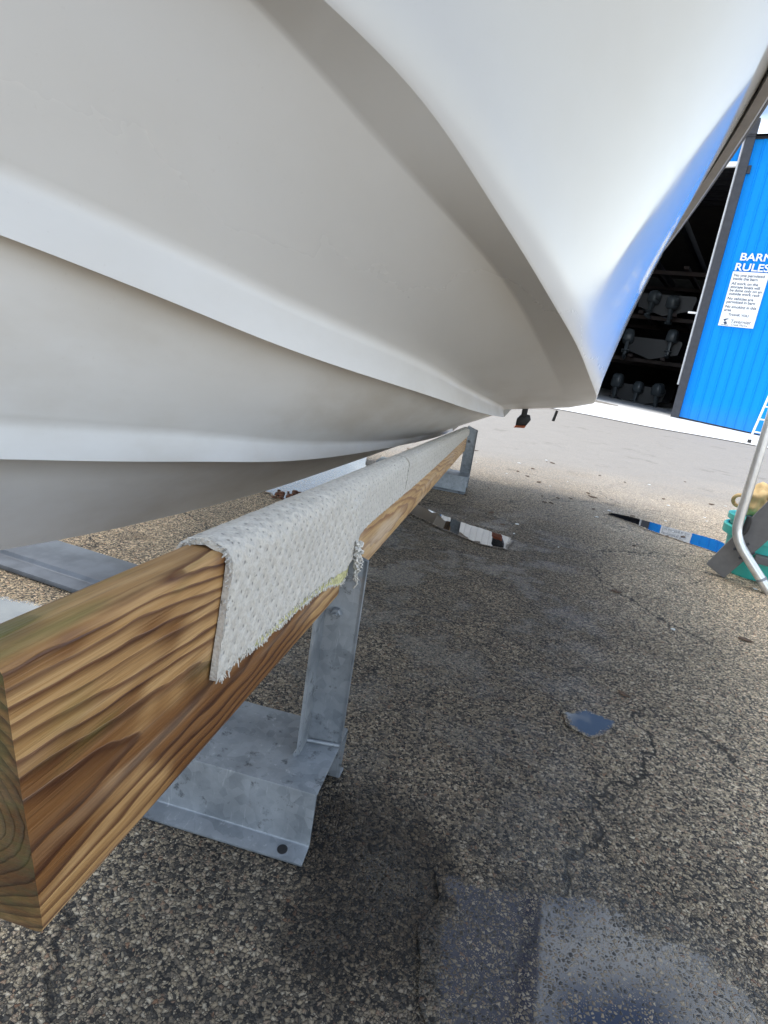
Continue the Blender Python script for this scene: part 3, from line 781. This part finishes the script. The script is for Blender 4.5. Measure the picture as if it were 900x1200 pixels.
D_L = -5.1; D_R = -1.40; EV = 8.74; DT = 8.02
w = ribbed(D_R + .20, 4.6, lambda a: slope_z(a) + .07, EV, 'wall'); w['label'] = 'blue ribbed wall right of the doorway'
w = ribbed(D_L, D_R - .02, lambda a: DT + .10, EV, 'wall'); w['label'] = 'blue ribbed strip above the doorway'
w = ribbed(-9.4, D_L - .02, lambda a: slope_z(a) + .07, EV, 'wall'); w['label'] = 'blue ribbed wall left of the doorway'
w = ribbed(-9.3, D_L - .05, lambda a: slope_z(a) + .10, DT - .1, 'sliding_door', -.12, .283, 'white'); w['label'] = 'white ribbed sliding door left of the doorway'
DEP = 26
mb = MB()
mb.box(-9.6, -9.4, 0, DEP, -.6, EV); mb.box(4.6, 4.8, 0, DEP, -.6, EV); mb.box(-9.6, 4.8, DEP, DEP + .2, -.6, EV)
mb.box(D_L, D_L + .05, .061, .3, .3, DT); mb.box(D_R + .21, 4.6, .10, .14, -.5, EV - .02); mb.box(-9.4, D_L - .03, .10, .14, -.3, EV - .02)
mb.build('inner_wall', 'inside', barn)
mb = MB(); ry = lambda y: EV + .05 + 1.6 * (1 - abs(y - DEP / 2) / (DEP / 2))
mb.grid([[(a, y, ry(y) + d) for a in (-9.9, 5.1)] for y, d in ((-.18, 0), (DEP / 2, 0), (DEP + .3, 0))]); mb.grid([[(a, y, ry(y) + .06) for a in (-9.9, 5.1)] for y in (-.18, DEP / 2, DEP + .3)])
mb.build('roof', 'inside', barn)
for k in range(9):
    y = .9 + 1.35 * k; mb = MB(); mb.box(-9.4, 4.6, y, y + .16, ry(y) - .30, ry(y) - .02); mb.build('purlin', 'steel_dark', barn)
for k in range(6):
    mb = MB(); a = -9 + 2.5 * k; mb.box(a, a + .22, .3, DEP - .3, EV - .75, EV - .35); mb.build('roof_beam', 'steel_dark', barn)
mb = MB(); mb.box(-9.6, 4.8, -.05, .0, EV - .005, EV + .06); mb.build('gutter', 'steel_dark', barn)
mb = MB(); mb.box(D_L, D_R - .03, -.07, .055, DT - .06, DT + .09); mb.bevel(.01); mb.build('lintel', 'white', barn)
mb = MB(); mb.box(D_R - .02, D_R + .24, -.16, .06, slope_z(D_R) - .1, 9.28); mb.bevel(.012); post = mb.build('door_post', 'steel_dark', barn)
mb = MB(); mb.box(D_R + .19, D_R + .34, -.10, -.03, 7.75, 7.98); mb.bevel(.01); mb.build('bracket', 'steel_dark', post)
mb = MB(); mb.tube([(D_R - .058, -.09, z) for z in (1.18, 1.2, 4, 8.2, 9.1)], [.022, .036, .036, .036, .036], 14); mb.build('guide_pipe', 'pipe', barn, smooth=60)
mb = MB(); mb.box(D_R - .36, D_R - .08, .02, .06, 3.52, 3.58); mb.build('door_latch', 'white', post)
mb = MB()
seg = [D_R + .2 + .5 * i for i in range(12)]
mb.grid([[(a, .01, slope_z(a) + z) for a in seg] for z in (-.1, .075)]); mb.build('base_gap', 'black', barn)

# rules board
sgn = empty('rules_board', BF @ Matrix.Translation((-.25, -.045, 3.22)), 'white printed rules board under BARN RULES letters on the blue wall', 'sign')
mb = MB(); mb.box(-.51, .51, -.012, .012, 0, 1.68); mb.bevel(.005); mb.build('panel', 'white', sgn)
def text(body, size, x, z, mat, name, parent, align='LEFT', bold=0., y=-.0135, ext=.0015, sx=1.0):
    cu = bpy.data.curves.new(name, 'FONT'); cu.body = body; cu.size = size; cu.align_x = align; cu.extrude = ext; cu.offset = bold
    t = bpy.data.objects.new(name, cu); COL.objects.link(t); bpy.context.view_layer.update()
    me = bpy.data.meshes.new_from_object(t.evaluated_get(bpy.context.evaluated_depsgraph_get()))
    bpy.data.objects.remove(t); me.materials.clear(); me.materials.append(MT[mat])
    o = bpy.data.objects.new(name, me); COL.objects.link(o); o.parent = parent
    o.matrix_parent_inverse = Matrix.Identity(4)
    o.matrix_local = Matrix.Translation((x, y, z)) @ Matrix.Rotation(math.pi / 2, 4, 'X') @ Matrix.Diagonal((sx, 1, 1, 1))
    return o
def slab_title(word, x, z, h, parent):
    """heavy slab-serif capitals: font letters plus foot and head slabs"""
    text(word, h * 1.32, x, z, 'white', 'title_lettering', parent, bold=.006, y=-.012, ext=.008, sx=1.15)
slab_title('BARN', -.43, 2.02, .235, sgn); slab_title('RULES', -.50, 1.715, .235, sgn)
lines = ["No one permitted", "inside the barn", None, "All work on the", "storage boats will", "be done only on an", "outside work rack", None,
         "No vehicles are", "permitted in barn", None, "No smoking in this", "area"]
def words(line, size, x, z, bold=.002):
    for w_ in line.split():
        o = text(w_, size, x, z, 'ink', 'lettering', sgn, bold=bold)
        x += max(v.co.x for v in o.data.vertices) + size * .27
z = 1.53
for ln in lines:
    if ln is None: z -= .04; continue
    words(ln, .118, -.455, z); z -= .105
words("THANK YOU", .10, -.30, z - .03)
words("Tavernier", .15, -.18, .115, .001); words("Creek Marina", .085, -.14, .035, 0)
mb = MB()
for q in ([(-.40, .20), (-.30, .24), (-.23, .23), (-.31, .20), (-.35, .14)], [(-.38, .12), (-.30, .15), (-.26, .07), (-.33, .05)], [(-.43, .04), (-.22, .045), (-.22, .03), (-.43, .025)]):
    mb.prism(q, -.0155, -.0125, lambda a, b, d: Vector((a, d, b)))
mb.build('emblem', 'ink', sgn)

# boats on the racks inside
def loc(a, y, z): return BF @ Matrix.Translation((a, y, z))
rk = empty('storage_rack', loc(-4.0, 7.2, .15), 'dark steel boat storage rack deep inside the blue barn', 'rack')
for a in (-4.6, 4.4):
    for y in (0, 4.5):
        mb = MB(); mb.box(a - .1, a + .1, y, y + .2, 0, 8.0); mb.build('upright', 'rackm', rk)
for z in (2.05, 3.95, 5.9):
    mb = MB()
    for y in (.02, 4.52): mb.box(-4.5, 4.3, y, y + .16, z - .16, z)
    for a in (-2.4, -.6, .8): mb.box(a, a + .2, -.6, 5.6, z + .002, z + .12)
    mb.build('shelf_beam', 'rackm', rk)
def stored(a, z, label):
    r = empty('stored_boat', loc(a, 6.9, z), label, 'boat', 'boats stored on racks in the barn')
    mb = MB(); rows = []
    for y, wd, kz, tz in ((0, 1.2, 0, .9), (2, 1.22, 0, .9), (4.5, 1.05, .05, 1.0), (6.0, .6, .25, 1.1), (6.8, .05, .7, 1.2)):
        rows.append([(-wd * .96, y, tz), (-wd, y, tz * .75 + .1), (-wd * .93, y, .32 + kz), (0, y, kz), (wd * .93, y, .32 + kz), (wd, y, tz * .75 + .1), (wd * .96, y, tz)])
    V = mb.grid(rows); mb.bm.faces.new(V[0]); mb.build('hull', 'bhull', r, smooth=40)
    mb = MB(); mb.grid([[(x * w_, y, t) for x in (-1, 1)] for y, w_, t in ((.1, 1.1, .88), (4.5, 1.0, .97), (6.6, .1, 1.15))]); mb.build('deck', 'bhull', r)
    return r
stored(-3.85, .10, 'dark boat on the barn floor carrying three pale outboards'); stored(-3.7, 2.20, 'dark boat on the middle rack shelf carrying two widely spaced outboards'); stored(-3.6, 4.10, 'dark boat on the highest rack shelf carrying two close outboards')
def outboard(label):
    r = empty('outboard_motor', BF, label, 'outboard', 'pale outboard motors on the stored boats')
    mb = MB(); rows = []
    for z_, hx, y0, y1 in ((.46, .16, -.16, .20), (.52, .23, -.26, .26), (.72, .24, -.30, .28), (.92, .22, -.28, .27), (1.02, .17, -.20, .22), (1.05, .10, -.1, .14)):
        rows.append([(hx * math.copysign(abs(math.cos(t)) ** .6, math.cos(t)), (y0 + y1) / 2 + (y1 - y0) / 2 * math.copysign(abs(math.sin(t)) ** .6, math.sin(t)), z_) for t in [2 * math.pi * k / 20 for k in range(20)]])
    V = mb.grid(rows, True); mb.bm.faces.new(V[0][::-1]); mb.bm.faces.new(V[-1]); cw = mb.build('cowl', 'cowl', r, smooth=50)
    mb = MB(); mb.box(-.242, .242, -.20, .2, .60, .63); mb.build('cowl_stripe', 'black', cw)
    mb = MB(); mb.prism([(-.14, .47), (.12, .47), (.08, .05), (.05, -.12), (-.10, -.12), (-.08, .05)], -.07, .07, lambda a, b, d: Vector((d, a, b))); mb.box(-.16, .16, -.22, .10, .03, .055); mb.bevel(.02); mb.build('leg', 'cowl', r, smooth=40)
    mb = MB(); mb.tube([(0, y, -.17) for y in (-.26, -.2, 0, .2, .28)], [.04, .07, .085, .07, .02], 12); mb.build('gearcase', 'cowl', r, smooth=60)
    return r
obs = [(-4.75, .30, 'pale outboard lowest on the left behind the hull edge'), (-3.83, .26, 'pale outboard in the middle of the lowest three'), (-2.90, .22, 'pale outboard lowest on the right near the door post'),
       (-4.75, 2.35, 'pale outboard on the middle shelf at the hull edge'), (-2.95, 2.55, 'pale outboard on the middle shelf near the door post'),
       (-4.15, 4.15, 'pale outboard on the highest shelf left of its twin'), (-3.25, 3.95, 'pale outboard on the highest shelf right of its twin')]
o0 = outboard('x')
for i, (a, z, lb) in enumerate(obs):
    o = o0 if i == 0 else copy_tree(o0)
    o.matrix_world = loc(a, 6.55, z) @ Matrix.Rotation(rnd.uniform(-.5, .5), 4, 'Z') @ Matrix.Rotation(rnd.uniform(-.45, .25), 4, 'X') @ Matrix.Scale(rnd.uniform(.85, 1.2), 4); o['label'] = lb

# white ladder standing by the wall
LF = frame(Vector((.857, -.516, 0)), Vector((.516, .857, 0)), Vector((0, 0, 1)), (8.221, 14.322, yard_z(8.221, 14.322)))
ld = empty('ladder', LF, 'thin white ladder standing on the apron before the blue wall', 'ladder')
for x in (0, .42):
    mb = MB(); mb.tube([(x, 0, .0), (x + .26, .55, 2.6)], .024, 10); mb.build('rail', 'white', ld, smooth=60)
    mb = MB(); mb.box(x - .03, x + .05, -.05, .05, 0, .09); mb.bevel(.01); mb.build('rubber_foot', 'black', ld)
for k in range(8):
    z = .28 + .3 * k; mb = MB(); mb.tube([(z * .1, z * .21, z), (z * .1 + .42, z * .21, z)], .017, 8); mb.build('rung', 'white', ld, smooth=60)

# ------------------------------------------------------------------ boarding steps
SFm = frame(Vector((.857, -.516, 0)), Vector((.516, .857, 0)), Vector((0, 0, 1)), (1.687, 2.798, 0))
bs_ = empty('boarding_steps', SFm, 'boarding steps with a grey plank side and a bent aluminium tube rail', 'steps')
d = Vector((.166, 0, .362)).normalized()
for y in (0, -.62):
    a, b = Vector((-.090, 0, .046)), Vector((0, 0, 0)); ln = .80
    mb = MB(); mb.prism([(a.x, a.z), (b.x, b.z), (b.x + d.x * ln + .055, b.z + d.z * ln), (a.x + d.x * ln + .02, a.z + d.z * ln + .05)], y + 0.0, y + .038, lambda u, w_, q: Vector((u, q, w_))); mb.bevel(.003)
    if y == 0: mb.build('stringer', 'stringer', bs_)
for k in range(2):
    z = .105 + .27 * k; x = .07 + z * .46
    mb = MB(); mb.box(x - .02, x + .26, .040, .56, z, z + .035); mb.bevel(.004); mb.build('tread', 'stringer', bs_)
a, b = Vector((.20, 0, .60)), Vector((.29, 0, .55)); ln = .35
mb = MB(); mb.prism([(a.x, a.z), (b.x, b.z), (b.x + d.x * ln + .055, b.z + d.z * ln), (a.x + d.x * ln + .02, a.z + d.z * ln + .05)], .562, .60, lambda u, w_, q: Vector((u, q, w_))); mb.bevel(.003)
mb.build('stringer', 'stringer', bs_)
tp = [(-.012, .98), (-.014, .82), (-.012, .45), (-.012, .32), (-.010, .275), (-.003, .243), (.012, .212), (.033, .180), (.075, .134), (.115, .092), (.205, .0)]
mb = MB(); mb.tube([(u, -.058, z) for u, z in tp], .0215, 18); tb = mb.build('tube_rail', 'alu', bs_, smooth=60)
mb = MB(); mb.tube([(.142 + .001, -.058, .065), (.150, -.058, .056)], .0232, 18); mb.build('tube_joint', 'galv', tb, smooth=60)
mb = MB(); mb.tube([(.022, -.035, .33), (.026, -.030, .30), (.024, -.030, .26), (.016, -.035, .235)], [.010, .014, .014, .010], 10); mb.build('grip', 'black', tb, smooth=60)
mb = MB()
for u, z in ((.030, .185), (.062, .150)):
    mb.tube([(u + s_ * .027, -.05, z + s_ * .023) for s_ in (-1, 1)], .006, 8)
mb.build('bolts', 'steel_dark', tb)

# teal bucket with tan gloves on it
BKF = frame(Vector((.857, -.516, 0)), Vector((.516, .857, 0)), Vector((0, 0, 1)), (1.915, 2.965, 0))
bu = empty('bucket', BKF, 'teal plastic bucket standing behind the grey plank of the steps', 'bucket')
mb = MB(); mb.lathe([(.135, .0), (.142, .012), (.150, .12), (.160, .235), (.162, .26), (.155, .26), (.150, .235), (.138, .03), (.0, .028)], 48); mb.build('body', 'teal', bu, smooth=50)
mb = MB(); mb.lathe([(.160, .190), (.184, .192), (.186, .232), (.180, .238), (.165, .238)], 48, cap0=False); mb.build('rim', 'teal', bu, smooth=40)
mb = MB(); mb.lathe([(.168, .262), (.178, .264), (.178, .288), (.165, .292), (.0, .296)], 48, cap0=True); mb.build('lid', 'teal', bu, smooth=40)
# a crumpled pair of leather gloves
gl = empty('work_gloves', BKF @ Matrix.Translation((0, 0, .297)), 'crumpled tan leather work gloves heaped on the teal bucket lid', 'gloves')
def glove(mx, my, rz, seed):
    mb = MB(); bmesh.ops.create_icosphere(mb.bm, subdivisions=4, radius=1)
    for v in mb.bm.verts:
        q = v.co.copy(); nn = 1 + .30 * mnoise.noise(q * 1.7 + Vector((seed, 0, 0))) + .13 * mnoise.noise(q * 4.5 + Vector((0, seed, 0)))
        q *= nn; v.co = Vector((q.x * .095, q.y * .075, max(-.075, q.z * .085) + .075))
    for k in range(4):
        a = -.6 + .4 * k; r = [.016, .018, .017, .012]
        pts = [Vector((.05 * math.cos(a), .05 * math.sin(a), .04)), Vector((.10 * math.cos(a), .10 * math.sin(a), .052 + .012 * math.sin(seed + k))), Vector((.145 * math.cos(a), .145 * math.sin(a), .035)), Vector((.165 * math.cos(a), .165 * math.sin(a), .018))]
        mb.tube(pts, r, 10)
    bmesh.ops.transform(mb.bm, matrix=Matrix.Translation((mx, my, 0)) @ Matrix.Rotation(rz, 4, 'Z'), verts=mb.bm.verts)
    return mb
glove(-.055, -.01, 1.5, 1.3).build('glove', 'tan', gl, smooth=70)
g2 = glove(.065, -.02, .3, 4.1); bmesh.ops.transform(g2.bm, matrix=Matrix.Translation((0, 0, .035)), verts=g2.bm.verts); g2.build('glove', 'tan', gl, smooth=70)
mb = MB(); mb.tube([(-.150 + .024 * math.cos(t), -.03 + .012 * math.sin(2 * t), .060 + .028 * math.sin(t)) for t in [2 * math.pi * i / 20 for i in range(21)]], .0095, 10)
mb.build('cuff', 'tan', gl, smooth=60)

# ------------------------------------------------------------------ small litter on the ground
for i in range(90):
    x = rnd.uniform(-.2, 3.2); y = rnd.uniform(.7, 6.0)
    if rnd.random() < .5: x = rnd.uniform(.5, 2.2)
    mb = MB(); kind = rnd.random(); n = rnd.randint(5, 8); r = rnd.uniform(.004, .012) * (1 + .12 * y)
    mb.prism([(r * rnd.uniform(.5, 1.2) * math.cos(6.283 * k / n) * (2.0 if kind < .5 else 1), r * rnd.uniform(.5, 1.1) * math.sin(6.283 * k / n)) for k in range(n)], .003, .006, lambda a, b, d: Vector((a, b, d)))
    o = mb.build('dry_leaf' if kind < .6 else 'paint_flake', 'leaf' if kind < .6 else 'chip', matrix=Matrix.Translation((x, y, .001)) @ Matrix.Rotation(rnd.uniform(0, 6), 4, 'Z'))
    if kind < .6: tag(o, 'small dark leaf scrap lying on the worn asphalt', 'leaf', 'leaf scraps on the asphalt')
    else: tag(o, 'tiny white flake lying on the worn asphalt', 'flake', 'white flakes on the asphalt')
